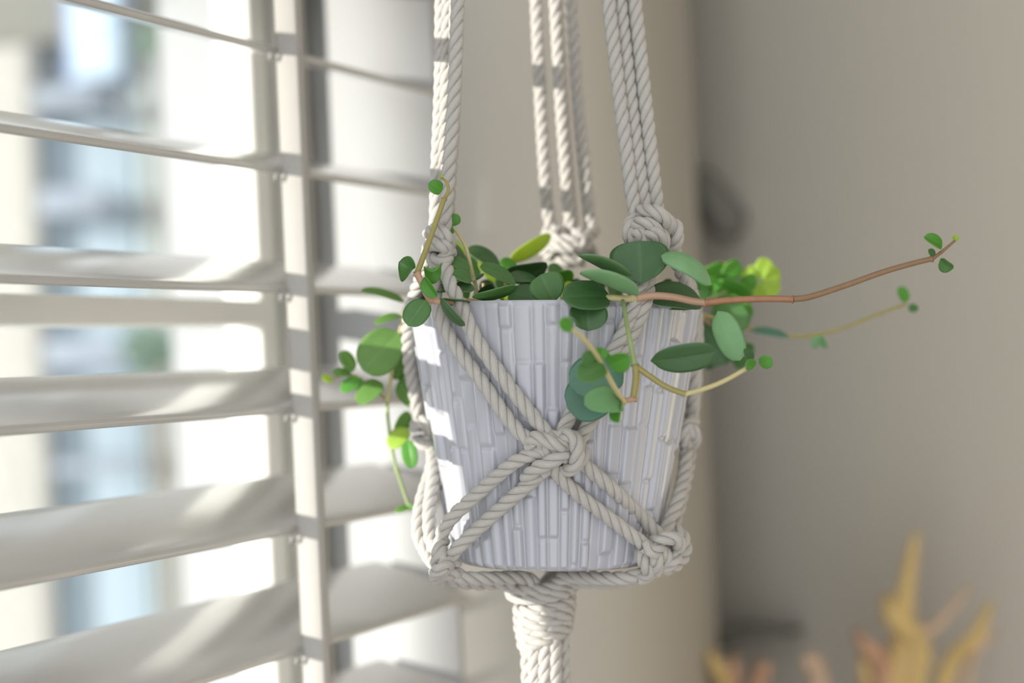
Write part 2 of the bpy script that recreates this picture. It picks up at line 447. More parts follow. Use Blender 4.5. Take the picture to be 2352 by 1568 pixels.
# ------------------------------------------------------------------ pot
def build_pot():
    rng = np.random.RandomState(11)
    NT, NZ = 1080, 220
    # staggered upright bars: column widths, then bars of different length and height
    ncol = 56
    wd = rng.uniform(0.75, 1.35, ncol); edges = np.concatenate([[0], np.cumsum(wd)]); edges = edges / edges[-1] * NT
    Hm = np.zeros((NZ, NT))
    zz = np.arange(NZ) / (NZ - 1)
    for c in range(ncol):
        a, b = edges[c], edges[c + 1]
        th = np.arange(NT)
        z = rng.uniform(-0.25, 0.0)
        while z < 1.0:
            L = rng.uniform(0.14, 0.42)
            lev = rng.choice([0.15, 0.45, 0.75, 1.0])
            rows = (zz >= z) & (zz < z + L)
            tt = (th + 0.5 - a) / (b - a)
            inside = (tt >= 0) & (tt < 1)
            prof = np.where(inside, np.clip(1 - np.abs(tt * 2 - 1) ** 6, 0, 1), 0)
            if rng.rand() < 0.35: prof = np.where(inside, np.clip(1 - np.abs(tt * 2 - 1) ** 2.2, 0, 1), 0)
            rr = np.where(rows)[0]
            if len(rr):
                e = np.clip(np.minimum((zz[rr] - z), (z + L - zz[rr])) / 0.012, 0.0, 1)
                Hm[rr] = np.maximum(Hm[rr], (lev * prof)[None, :] * (0.35 + 0.65 * e)[:, None])
            z += L
    # soften the glaze
    for _ in range(2):
        Hm = (np.roll(Hm, 1, 1) + 2 * Hm + np.roll(Hm, -1, 1)) / 4
        Hm[1:-1] = (Hm[:-2] + 2 * Hm[1:-1] + Hm[2:]) / 4
    Hm[:5] *= np.linspace(0.15, 1, 5)[:, None]; Hm[-4:] *= np.linspace(1, 0.4, 4)[:, None]
    amp = 0.0023
    th = 2 * np.pi * np.arange(NT) / NT
    ct, st = np.cos(th), np.sin(th)
    rows_r, rows_z, rel = [], [], []
    rings = []
    def ring(r, z):
        r = np.broadcast_to(r, (NT,))
        loc = np.stack([r * ct, r * st, np.full(NT, z)], 1)
        rings.append(loc)
    T = 0.0030
    ring(0.002, -H_POT + 0.006)                              # inner floor
    ring(R_BASE - T - 0.002, -H_POT + 0.006)
    ring(R_BASE - T, -H_POT + 0.010)
    ring(R_RIM - T, -0.002)
    ring(R_RIM - T + 0.0004, -0.0006)
    ring(R_RIM - T * 0.6, 0.0)
    ring(R_RIM - T * 0.3, 0.0)
    for i in range(NZ):
        z = -0.0006 - (H_POT - 0.0012) * zz[i]
        ring(pot_r(z) - 0.0015 + amp * Hm[i], z)
    ring(R_BASE - 0.0022, -H_POT)
    ring(R_BASE - 0.006, -H_POT)
    ring(R_BASE - 0.007, -H_POT + 0.0015)
    ring(0.002, -H_POT + 0.0015)
    V = np.concatenate(rings)
    ex, ey, ez, c0 = (np.array(v) for v in (EX, EY, EZ, C0))
    Wv = c0 + V[:, :1] * ex + V[:, 1:2] * ey + V[:, 2:] * ez
    nr = len(rings)
    i = np.arange(nr - 1)[:, None] * NT; k = np.arange(NT)[None, :]; k2 = (k + 1) % NT
    F = np.stack([i + k, i + NT + k, i + NT + k2, i + k2], -1).reshape(-1, 4)
    return mesh('pot', Wv, F)
pot = empty('plant_pot', PW(0, 0, -H_POT))
tag(pot, 'white glazed ceramic pot with staggered vertical ribs hanging in rope', 'plant pot')
link('body', build_pot(), GLAZE, pot)
def soil():
    vs_, fs = [PW(0, 0, -0.009)], []
    n, k = 48, 8
    for j in range(1, k + 1):
        for i in range(n):
            a = 2 * math.pi * i / n; r = (R_RIM - 0.0042) * j / k
            vs_.append(PW(r * math.cos(a), r * math.sin(a), -0.010 + random.uniform(-0.0012, 0.0012)))
    fs += [(0, 1 + i, 1 + (i + 1) % n) for i in range(n)]
    for j in range(k - 1):
        for i in range(n):
            fs.append((1 + j * n + i, 1 + (j + 1) * n + i, 1 + (j + 1) * n + (i + 1) % n, 1 + j * n + (i + 1) % n))
    tag(link('soil', mesh('soil', vs_, fs), SOIL, pot), 'dark soil')
soil()

# ------------------------------------------------------------------ macrame hanger
hang = empty('macrame_hanger', PW(0, 0, -H_POT - 0.03))
tag(hang, 'cream cotton macrame hanger of twisted rope knotted around the pot', 'plant hanger')
def rope_mesh(path, rad=0.0023, pitch=0.0135, phase=0.0, sides=9):
    """three-ply twisted cord along a dense path"""
    P = np.array([tuple(p) for p in path])
    seg = np.linalg.norm(np.diff(P, axis=0), axis=1); L = np.concatenate([[0], np.cumsum(seg)])
    n = max(6, int(L[-1] / (pitch / 18)))
    s = np.linspace(0, L[-1], n)
    C = np.stack([np.interp(s, L, P[:, k]) for k in range(3)], 1)
    T = np.gradient(C, axis=0); T /= np.linalg.norm(T, axis=1)[:, None]
    Nn = np.zeros_like(C)
    a = np.array([0.3, -0.9, 0.2]); a = a - T[0] * a.dot(T[0]); Nn[0] = a / np.linalg.norm(a)
    for i in range(1, n):
        v = Nn[i - 1] - T[i] * Nn[i - 1].dot(T[i]); Nn[i] = v / np.linalg.norm(v)
    Bn = np.cross(T, Nn)
    ro, rp = rad * 0.56, rad * 0.50
    allv, allf, alluv = [], [], []
    for ply in range(3):
        ph = phase + 2 * np.pi * ply / 3 + 2 * np.pi * s / pitch
        Dr = Nn * np.cos(ph)[:, None] + Bn * np.sin(ph)[:, None]
        PC = C + Dr * ro
        PT = np.gradient(PC, axis=0); PT /= np.linalg.norm(PT, axis=1)[:, None]
        e1 = Dr - PT * (Dr * PT).sum(1)[:, None]; e1 /= np.linalg.norm(e1, axis=1)[:, None]
        e2 = np.cross(PT, e1)
        k = np.arange(sides) * 2 * np.pi / sides
        ring = PC[:, None, :] + rp * (e1[:, None, :] * np.cos(k)[None, :, None] * 0.95 + e2[:, None, :] * np.sin(k)[None, :, None] * 1.12)
        base = len(allv) and sum(len(v) for v in allv)
        allv.append(ring.reshape(-1, 3))
        vv = np.minimum(np.arange(sides), sides - np.arange(sides)) / sides * 2
        uv = np.stack([np.repeat(s * 1000.0, sides) + ply * 37 + np.tile(vv, n) * 2.5, np.tile(vv, n) + ply * 3.1], 1)
        alluv.append(uv)
        i = np.arange(n - 1)[:, None] * sides; q = np.arange(sides)[None, :]; q2 = (q + 1) % sides
        F = np.stack([i + q, i + q2, i + sides + q2, i + sides + q], -1).reshape(-1, 4) + base
        allf.append(F)
    return mesh('rope', np.concatenate(allv), np.concatenate(allf), np.concatenate(alluv))
RN = [0]
def rope(pts, parent=hang, rad=0.0023, name='rope', pitch=0.0135, world=False):
    P = [Vector(p) if world else pt(p) for p in pts]
    RN[0] += 1
    path = spline(P, 30 * len(P))
    return link(name, rope_mesh(path, rad, pitch, RN[0] * 1.3), ROPE, parent)

# hanging cords (three groups: left, back, right)
TOPY = -330
def up(x0, y0, x1, y1, d0, d1):                              # cord running on above the frame
    t = (TOPY - y0) / (y1 - y0)
    return (x0 + (x1 - x0) * t, TOPY, d0 + (d1 - d0) * t)
def hanger(rows):
    for r in rows:
        (x0, y0, d0), (x1, y1, d1) = r[0], r[-1]
        rope([up(*r[1][:2], *r[0][:2], r[1][2], r[0][2])] + list(r))
hanger([
    [(1014, 0, -8), (1012, 200, -11), (1004, 400, -15), (1000, 560, -20)],
    [(1052, 0, -24), (1044, 200, -26), (1032, 380, -28), (1018, 560, -29)],
    [(1030, 0, -9), (1024, 220, -12), (1016, 400, -15), (1010, 560, -18)],
    [(1048, 0, -13), (1044, 220, -16), (1034, 400, -20), (1022, 560, -22)],
])
hanger([
    [(1231, 0, 36), (1243, 260, 40), (1256, 460, 44), (1268, 535, 46)],
    [(1275, 0, 32), (1290, 260, 37), (1305, 460, 42), (1312, 540, 44)],
    [(1312, 0, 37), (1330, 260, 41), (1350, 460, 45), (1358, 535, 46)],
    [(1277, 0, 43), (1293, 260, 46), (1309, 460, 49), (1316, 540, 50)],
])
hanger([
    [(1397, 0, -20), (1424, 230, -23), (1448, 420, -26), (1462, 510, -28)],
    [(1424, 0, -16), (1449, 230, -20), (1473, 420, -24), (1486, 500, -26)],
    [(1446, 0, -8), (1469, 230, -13), (1490, 420, -17), (1500, 500, -20)],
    [(1458, 0, -16), (1482, 230, -20), (1503, 420, -23), (1512, 500, -25)],
])
def knot(name, loops, label=None, rad=0.0023):
    """several rope bights tucked over each other"""
    ks = []
    for l in loops:
        P = [pt(p) for p in l]
        RN[0] += 1
        ks.append(rope_mesh(spline(P, 26 * len(P)), rad, 0.0135, RN[0] * 1.7))
    import bmesh
    bm = bmesh.new()
    for m in ks: bm.from_mesh(m)
    me = bpy.data.meshes.new(name); bm.to_mesh(me); bm.free()
    for m in ks: bpy.data.meshes.remove(m)
    o = link(name, me, ROPE, hang)
    if label: o['label'] = label
    return o
# left gathering knot
knot('knot', [
    [(985, 540, -24), (1000, 528, -32), (1022, 540, -34), (1030, 560, -30)],
    [(982, 575, -20), (995, 560, -32), (1018, 566, -35), (1034, 580, -28)],
    [(990, 590, -28), (1005, 600, -33), (1026, 590, -33), (1032, 560, -26), (1018, 535, -20)],
], 'left gathering knot')
# back gathering knot
knot('knot', [
    [(1255, 530, 46), (1275, 548, 38), (1310, 552, 36), (1345, 545, 38), (1366, 528, 46)],
    [(1248, 575, 46), (1275, 565, 37), (1315, 572, 35), (1350, 565, 39), (1362, 585, 46)],
    [(1280, 525, 42), (1268, 560, 38), (1262, 600, 44)],
    [(1325, 530, 40), (1336, 562, 36), (1330, 600, 42)],
    [(1268, 590, 44), (1300, 600, 40), (1340, 598, 42)],
], 'back gathering knot')
# right gathering knot
knot('knot', [
    [(1462, 500, -28), (1446, 520, -32), (1448, 548, -34), (1462, 560, -30)],
    [(1472, 486, -30), (1500, 484, -36), (1526, 500, -36), (1534, 524, -31), (1520, 540, -26)],
    [(1452, 520, -31), (1478, 512, -36), (1506, 524, -35), (1528, 548, -31)],
    [(1530, 505, -28), (1552, 520, -30), (1554, 550, -30), (1538, 574, -27)],
    [(1478, 545, -34), (1500, 536, -37), (1522, 552, -35), (1518, 574, -32)],
    [(1456, 545, -34), (1468, 535, -36), (1476, 560, -35), (1474, 585, -32)],
], 'right gathering knot')
# cords from the gathering knots to the crossing knots
rope([(1004, 570, -26), (1000, 640, -33), (1002, 695, '3.0'), (1034, 775, '2.6'), (1110, 880, '2.6'), (1180, 978, '2.8'), (1232, 1022, '4.5')])
rope([(1020, 575, -28), (1030, 640, -37), (1058, 700, '3.0'), (1096, 782, '2.6'), (1165, 880, '2.6'), (1228, 960, '2.8'), (1266, 1004, '4.5')])
rope([(1470, 560, -32), (1474, 640, -40), (1456, 705, '3.2'), (1418, 790, '2.8'), (1365, 870, '2.8'), (1312, 950, '3.2'), (1288, 1004, '5')])
rope([(1486, 560, -32), (1490, 640, -38), (1480, 700, '3.2'), (1448, 775, '2.8'), (1405, 865, '2.8'), (1362, 955, '3.0'), (1326, 1018, '4.5')])
# right side cords round to the hidden crossing knot and on to the lower knot
rope([(1530, 560, -26), (1558, 610, -22), (1580, 670, -12), (1592, 740, 0), (1596, 840, 6), (1590, 940, 10), (1580, 1000, 10)])
rope([(1540, 565, -20), (1572, 620, -12), (1590, 680, 0), (1600, 740, 12), (1600, 850, 18), (1592, 950, 18), (1584, 1005, 14)])
rope([(1580, 985, 10), (1572, 1080, 0), (1556, 1150, -10), (1530, 1215, -16), (1522, 1250, -18)])
rope([(1586, 985, 18), (1582, 1060, 10), (1566, 1140, 0), (1546, 1210, -6), (1536, 1250, -10)])
knot('knot', [
    [(1594, 965, 4), (1574, 985, -2), (1570, 1010, 0), (1590, 1020, 8)],
    [(1570, 970, 4), (1592, 990, -1), (1594, 1015, 6), (1576, 1030, 12)],
], 'right crossing knot')
# left side cords
rope([(998, 570, -20), (975, 620, -18), (952, 680, -8), (938, 745, 4), (940, 830, 14), (952, 900, 20), (968, 985, 22)])
rope([(1004, 575, -16), (985, 630, -10), (962, 690, 2), (946, 750, 16), (946, 830, 24), (958, 910, 30), (972, 985, 28)])
knot('knot', [
    [(952, 980, 22), (968, 968, 14), (990, 985, 14), (1000, 1010, 22)],
    [(960, 1010, 24), (976, 1020, 14), (992, 1005, 16), (986, 975, 22)],
], 'left crossing knot')
rope([(985, 1000, 18), (994, 1060, 10), (966, 1160, -4), (963, 1235, -12), (1000, 1288, -20)])
rope([(990, 1005, 22), (996, 1080, 4), (986, 1170, -8), (990, 1240, -16), (1012, 1290, -22)])
# front crossing knot
knot('knot', [
    [(1212, 1022, '3'), (1228, 1006, '5.5'), (1258, 1012, '7'), (1284, 1022, '7.4'), (1304, 1022, '5')],
    [(1296, 1014, '4.5'), (1302, 998, '7.5'), (1320, 1008, '9'), (1326, 1038, '9'), (1322, 1066, '8'), (1306, 1078, '5'), (1298, 1070, '3.5')],
    [(1208, 1098, '3'), (1232, 1076, '6'), (1262, 1062, '7.6'), (1292, 1044, '7.2'), (1308, 1034, '4.5')],
    [(1240, 1002, '5.5'), (1256, 1030, '5.0'), (1284, 1044, '5.4'), (1310, 1050, '4.5')],
    [(1222, 1040, '3'), (1252, 1036, '4.4'), (1258, 1062, '4.2'), (1246, 1090, '3.6')],
    [(1262, 1002, '5'), (1282, 1008, '5.4'), (1296, 1030, '4.4')],
    [(1330, 1014, '4'), (1338, 1044, '4.4'), (1334, 1066, '4')],
], 'front crossing knot')
# crossing knot to the lower knots
rope([(1262, 1040, '3.5'), (1224, 1044, '3.4'), (1176, 1066, '2.8'), (1090, 1140, '2.6'), (1032, 1196, -28), (1012, 1240, -26), (1014, 1290, -24)])
rope([(1256, 1068, '4'), (1228, 1100, '3.0'), (1180, 1140, '2.6'), (1100, 1212, '2.6'), (1050, 1260, -30), (1022, 1296, -28)])
rope([(1262, 1048, '4'), (1284, 1092, '3.2'), (1330, 1136, '2.6'), (1400, 1190, '2.6'), (1466, 1240, -33), (1500, 1264, -32)])
rope([(1322, 1044, '4'), (1352, 1076, '3.0'), (1408, 1124, '2.6'), (1470, 1184, -25), (1520, 1236, -26), (1540, 1250, -24)])
# lower knots
knot('knot', [
    [(1480, 1252, -34), (1500, 1268, -35), (1512, 1256, -32), (1502, 1242, -28)],
    [(1494, 1250, -29), (1520, 1238, -33), (1548, 1236, -32), (1560, 1252, -28), (1544, 1264, -24)],
    [(1548, 1212, -12), (1570, 1236, -14), (1572, 1272, -17), (1546, 1300, -22), (1500, 1312, -26), (1462, 1322, -26)],
    [(1476, 1262, -31), (1480, 1292, -32), (1492, 1316, -29), (1470, 1328, -26)],
    [(1500, 1266, -33), (1508, 1288, -33), (1506, 1312, -29)],
    [(1520, 1258, -30), (1528, 1278, -30), (1522, 1300, -27)],
    [(1552, 1262, -25), (1548, 1286, -28), (1526, 1300, -28), (1514, 1296, -25)],
], 'lower right knot')
knot('knot', [
    [(1000, 1250, -20), (1012, 1275, -30), (1020, 1305, -30), (1004, 1328, -24)],
    [(1018, 1240, -24), (1008, 1268, -30), (1002, 1298, -28), (1018, 1325, -22)],
    [(1034, 1290, -30), (1014, 1304, -34), (1000, 1318, -28), (1010, 1332, -22)],
    [(975, 1262, -14), (994, 1290, -22), (1020, 1298, -30), (1048, 1288, -26)],
    [(1010, 1322, -26), (1034, 1316, -28), (1056, 1320, -24)],
], 'lower left knot')
# cords beneath the pot to the gathering
for a in (
    [(1010, 1310, -26), (1060, 1327, -25), (1130, 1328, -20), (1205, 1327, -12), (1240, 1350, -8)],
    [(1016, 1322, -20), (1070, 1338, -15), (1140, 1340, -10), (1210, 1346, -4), (1226, 1380, -2)],
    [(1500, 1308, -26), (1440, 1327, -25), (1370, 1327, -20), (1300, 1326, -12), (1262, 1350, -8)],
    [(1480, 1322, -20), (1420, 1336, -16), (1350, 1336, -10), (1296, 1342, -5), (1268, 1380, -2)],
    [(1270, 1310, 33), (1262, 1330, 20), (1254, 1340, 8), (1250, 1375, 3)],
    [(1300, 1310, 32), (1284, 1330, 18), (1268, 1340, 8), (1262, 1378, 3)],
):
    rope(a)
# top collar of the gathering: bights bulging over the wrap
for a in (
    [(1168, 1346, 0), (1196, 1352, -8), (1244, 1354, -11), (1294, 1344, -9), (1322, 1334, 0)],
    [(1172, 1362, 4), (1194, 1372, -6), (1244, 1372, -11), (1296, 1358, -9), (1320, 1344, 2)],
):
    rope(a)
# wrapped gathering knot: steep coils
def wrap():
    c_top = WD(1250, 1374, 0); c_bot = WD(1253, 1472, 0)
    turns = 5.4
    P = []
    n = int(turns * 40)
    for i in range(n + 1):
        f = i / n
        th = 2 * math.pi * turns * f
        rr = 0.0083 * (1.0 - 0.09 * f) + 0.0004 * math.sin(5 * f)
        c = c_top.lerp(c_bot, f)
        lean = 0.28 + 0.22 * f
        P.append(c + EX * (rr * math.cos(th)) + EY * (rr * math.sin(th)) + EZ * (rr * math.cos(th) * lean))
    RN[0] += 1
    o = link('wrap', rope_mesh(P, 0.0022, 0.0135, 0.4), ROPE, hang)
    o['label'] = 'coiled wrapping under the pot'
wrap()
for i, (x0, x1, d) in enumerate(((1208, 1214, -2), (1226, 1228, -5), (1252, 1250, -6), (1274, 1276, -6), (1292, 1296, -2), (1218, 1222, 4), (1246, 1244, 5), (1276, 1270, 4))):
    rope([(x0, 1450, d), (x0 + (x1 - x0) * 0.4, 1500, d), (x1, 1620, d * 1.1), (x1 + (x1 - x0) * 0.6, 1760, d * 1.2)])
#PLANT
# ------------------------------------------------------------------ plant
plant = empty('trailing_plant', PW(0, 0, -0.009))
tag(plant, 'trailing green peperomia-like plant with oval leaves spilling over the white pot', 'plant')
G = {
    'dark': (leaf_mat('leaf_dark', (0.058, 0.140, 0.048), (0.32, 0.45, 0.25), 0.18, 0.38, 0.10, (0.25, 0.50, 0.06)),
             leaf_mat('leaf_dark_under', (0.17, 0.32, 0.14), (0.30, 0.45, 0.25), 0.18, 0.5, 0.12, (0.25, 0.50, 0.06))),
    'mid': (leaf_mat('leaf_mid', (0.095, 0.225, 0.065), (0.40, 0.55, 0.28), 0.25, 0.40, 0.15, (0.32, 0.60, 0.06)),
            leaf_mat('leaf_mid_under', (0.20, 0.40, 0.18), (0.35, 0.50, 0.28), 0.25, 0.5, 0.15, (0.32, 0.60, 0.06))),
    'pale': (leaf_mat('leaf_pale', (0.20, 0.42, 0.19), (0.42, 0.60, 0.36), 0.25, 0.45, 0.12, (0.40, 0.65, 0.15)),
             leaf_mat('leaf_pale_under', (0.24, 0.45, 0.22), (0.42, 0.60, 0.36), 0.25, 0.5, 0.12, (0.40, 0.65, 0.15))),
    'sunny': (leaf_mat('leaf_sunny', (0.15, 0.30, 0.07), (0.45, 0.60, 0.25), 0.30, 0.42, 0.12, (0.40, 0.62, 0.08)),  # sunlight on the left vine put into the leaf green
              leaf_mat('leaf_sunny_under', (0.20, 0.36, 0.12), (0.45, 0.60, 0.25), 0.30, 0.5, 0.12, (0.40, 0.62, 0.08))),
    'blue': (leaf_mat('leaf_blue', (0.090, 0.215, 0.145), (0.30, 0.45, 0.32), 0.15, 0.40, 0.08, (0.2, 0.45, 0.1)),
             leaf_mat('leaf_blue_under', (0.18, 0.34, 0.24), (0.30, 0.45, 0.32), 0.15, 0.5, 0.08, (0.2, 0.45, 0.1))),
    'fresh': (leaf_mat('leaf_fresh', (0.10, 0.30, 0.045), (0.45, 0.65, 0.20), 0.35, 0.38, 0.20, (0.35, 0.75, 0.05)),
              leaf_mat('leaf_fresh_under', (0.17, 0.38, 0.10), (0.45, 0.65, 0.20), 0.35, 0.45, 0.20, (0.35, 0.75, 0.05))),
    'lime': (leaf_mat('leaf_lime', (0.42, 0.62, 0.10), (0.65, 0.75, 0.30), 0.45, 0.4, 0.15, (0.75, 0.85, 0.12)),  # young yellow-green; also stands in for sun shining through leaves
             leaf_mat('leaf_lime_under', (0.45, 0.62, 0.16), (0.65, 0.75, 0.30), 0.45, 0.5, 0.15, (0.75, 0.85, 0.12))),
}
ST_PINK = mat('stem_pink', (0.50, 0.30, 0.20), 0.45, 0.12, 300)
ST_BROWN = mat('stem_brown', (0.26, 0.15, 0.075), 0.5, 0.18, 400)
ST_OLIVE = mat('stem_olive', (0.33, 0.28, 0.09), 0.45, 0.15, 400)
ST_GREEN = mat('stem_green', (0.30, 0.38, 0.16), 0.45, 0.15, 400)
ST_YEL = mat('stem_yellow', (0.55, 0.48, 0.24), 0.45, 0.12, 400)

def leaf_mesh(Bp, Tp, width, roll, bend, cup, fold=0.0, shape=0.52, thick=0.0009, twist=0.0, notch=0.0, pinch=1.0, blunt=2.3):
    """closed succulent leaf from base to tip; roll turns the blade from facing the viewer"""
    ax = Tp - Bp
    L = ax.length
    ax.normalize()
    view = (EYE - (Bp + Tp) * 0.5).normalized()
    nz = (view - ax * view.dot(ax)).normalized()
    rot = Matrix.Rotation(math.radians(roll), 3, ax)
    nz = rot @ nz
    NS, NTc = 18, 12
    vs_, uv, fs, mi = [], [], [], []
    tops, bots = [], []
    for i in range(NS + 1):
        s = i / NS
        # obovate outline, blunt tip, short taper into the stalk
        x = s ** (math.log(0.5) / math.log(shape))
        wv = math.sqrt(max(0.0, 1 - abs(2 * x - 1) ** blunt)) ** pinch
        if s < 0.12: wv *= 0.55 + 0.45 * (s / 0.12)
        hw = width * 0.5 * wv
        rt = Matrix.Rotation(math.radians(twist) * (s - 0.5), 3, ax)
        nn = rt @ nz
        sd = ax.cross(nn)
        ct = Bp + ax * (L * s) + nn * (bend * L * 4 * s * (1 - s))
        rowt, rowb = [], []
        for j in range(NTc + 1):
            t = -1 + 2 * j / NTc
            h = cup * hw * (t * t) - cup * hw * 0.35 + fold * hw * abs(t)
            y = t * hw * math.cos(min(1.2, abs(fold) * 0.6))
            nt_ = 0.0
            if notch and t > 0.55 and 0.55 < s < 0.8: nt_ = -notch * hw
            th = thick * (1 - t * t) ** 0.5 * (0.35 + 0.65 * wv)
            groove = -0.00022 * math.exp(-(t / 0.10) ** 2) * wv
            p = ct + sd * (y + nt_) + nn * h
            rowt.append(len(vs_)); vs_.append(p + nn * (th * 0.5 + groove)); uv.append((s, t))
            if j in (0, NTc): rowb.append(rowt[-1])
            else:
                rowb.append(len(vs_)); vs_.append(p - nn * (th * 0.5)); uv.append((s, t))
        tops.append(rowt); bots.append(rowb)
    for i in range(NS):
        for j in range(NTc):
            fs.append((tops[i][j], tops[i + 1][j], tops[i + 1][j + 1], tops[i][j + 1])); mi.append(0)
            fs.append((bots[i][j], bots[i][j + 1], bots[i + 1][j + 1], bots[i + 1][j])); mi.append(1)
    return mesh('leaf', vs_, fs, uv, mi)
PX = ZC / FPX
def leaf(b, t, wpx, roll=0, kind='dark', bend=0.0, cup=0.12, stalk=None, stalk_mat=None, stalk_r=2.6, **k):
    Bp, Tp = pt(b), pt(t)
    flip = k.pop('flip', False)
    o = link('leaf', leaf_mesh(Bp, Tp, wpx * PX, roll + (180 if flip else 0), bend * (-1 if flip else 1), cup, **k), list(G[kind]), plant)
    if stalk is not None:
        pts = [pt(p) for p in stalk] + [Bp, Bp.lerp(Tp, 0.10)]
        P = spline(pts, 5 * len(pts))
        r0 = stalk_r * PX
        tube('petiole', P, [r0 * (1 - 0.25 * i / len(P)) for i in range(len(P))], stalk_mat or ST_PINK, o, 8)
    return o
def stem(pts, r0, r1, m, nodes_at=(), name='stem'):
    P = [pt(p) for p in pts]
    n = 9 * len(P)
    path = spline(P, n)
    rad = []
    for i in range(n):
        f = i / (n - 1)
        r = (r0 + (r1 - r0) * f) * PX
        for q in nodes_at:
            r *= 1 + 0.42 * math.exp(-((f - q) / 0.018) ** 2)
        rad.append(r)
    return tube(name, path, rad, m, plant, 10)
def bud(p, size, kind='lime'):
    x, y, d = p
    for k, (dx, dy) in enumerate(((-0.5, -1), (0.5, -0.9), (0.1, -1.2))):
        leaf((x, y, d - k), (x + dx * size, y + dy * size, d - k), size * 0.6, 20 * k, kind, 0.05, 0.3)

# --- left vine: over the rim and up
stem([(1120, 700, -30), (1078, 692, -36), (1030, 692, -42), (990, 688, -44), (972, 656, -44), (958, 628, -43)], 6.5, 7.5, ST_PINK, (0.6, 1.0))
stem([(957, 629, -43), (975, 582, -42), (997, 522, -40), (1020, 456, -38)], 6.6, 5.4, ST_OLIVE, (0.0, 1.0))
stem([(1020, 457, -38), (1029, 440, -37), (1027, 420, -37), (1014, 407, -37)], 4.4, 2.6, ST_OLIVE)
bud((1014, 408, -37), 7)
leaf((1016, 437, -38), (984, 421, -40), 31, 10, 'fresh', 0.06, 0.18, [(1018, 455, -38), (1016, 446, -38)], ST_OLIVE, 2.8, shape=0.45)
leaf((949, 618, -44), (916, 602, -46), 54, -20, 'mid', 0.30, 0.85, [(957, 628, -43), (952, 620, -44)], ST_PINK, 2.6, twist=50)
leaf((973, 612, -42), (1013, 612, -40), 42, 40, 'fresh', 0.42, 0.70, [(962, 624, -43), (968, 616, -43)], ST_GREEN, 2.4, twist=-60, fold=0.3)
leaf((974, 637, -45), (1004, 682, -47), 30, 30, 'fresh', 0.10, 0.45, [(960, 630, -44), (967, 632, -45)], ST_GREEN, 2.2, fold=0.3)
leaf((1036, 662, -30), (964, 662, -34), 60, 68, 'mid', 0.0, 0.15)
leaf((979, 689, -46), (937, 748, -50), 54, 14, 'mid', 0.04, 0.12, [(990, 688, -44), (984, 687, -45)], ST_PINK, 3.2)
leaf((1012, 684, -46), (1068, 748, -46), 46, 64, 'dark', 0.06, 0.15, [(996, 688, -44), (1004, 686, -45)], ST_PINK, 3)
leaf((1000, 687, -42), (1080, 694, -40), 60, 76, 'dark', 0.02, 0.1)

# --- young shoot inside the rim
stem([(1094, 690, -22), (1092, 655, -23), (1085, 628, -24), (1072, 573, -25), (1058, 545, -25), (1044, 526, -25)], 5.2, 3.2, ST_YEL, (0.3,))
leaf((1045, 519, -25), (1041, 490, -26), 28, 8, 'fresh', 0.04, 0.2, [(1045, 528, -25)], ST_YEL, 2.4, shape=0.5)
leaf((1043, 530, -26), (1021, 525, -28), 26, 45, 'fresh', 0.1, 0.2)
# --- leaves filling the pot
leaf((1062, 596, -10), (1020, 548, -6), 46, 40, 'lime', 0.05, 0.15)
leaf((1066, 604, -14), (1034, 552, -12), 40, 70, 'dark', 0.05, 0.15)
leaf((1148, 614, 4), (1072, 572, 2), 56, 52, 'dark', 0.08, 0.15)
leaf((1080, 618, -30), (1016, 594, -30), 50, 58, 'mid', 0.06, 0.15, [(1092, 640, -24), (1086, 626, -28)])
leaf((1084, 646, -34), (1038, 626, -36), 44, 55, 'mid', 0.05, 0.2)
leaf((1185, 652, -26), (1102, 612, -30), 54, 56, 'mid', 0.06, 0.15)
leaf((1112, 628, -24), (1092, 642, -24), 8, 0, 'mid')
leaf((1158, 624, -12), (1258, 612, -8), 70, 48, 'dark', 0.10, 0.2)
leaf((1168, 598, 22), (1266, 540, 26), 54, 46, 'lime', 0.03, 0.1)
leaf((1240, 648, -16), (1170, 640, -20), 62, 66, 'dark', 0.12, 0.1)
leaf((1274, 694, -38), (1242, 630, -38), 78, 8, 'mid', 0.05, 0.2, shape=0.6)
leaf((1090, 664, -36), (1040, 660, -36), 50, 62, 'dark', 0.04, 0.15)
leaf((1084, 682, -40), (1186, 656, -42), 56, 66, 'mid', 0.05, 0.12, [(1072, 698, -36), (1078, 690, -38)], ST_PINK, 3)
leaf((1262, 700, -30), (1168, 672, -26), 70, 40, 'dark', 0.05, 0.15)
leaf((1276, 642, 6), (1316, 624, 4), 40, 40, 'fresh', 0.05, 0.15)
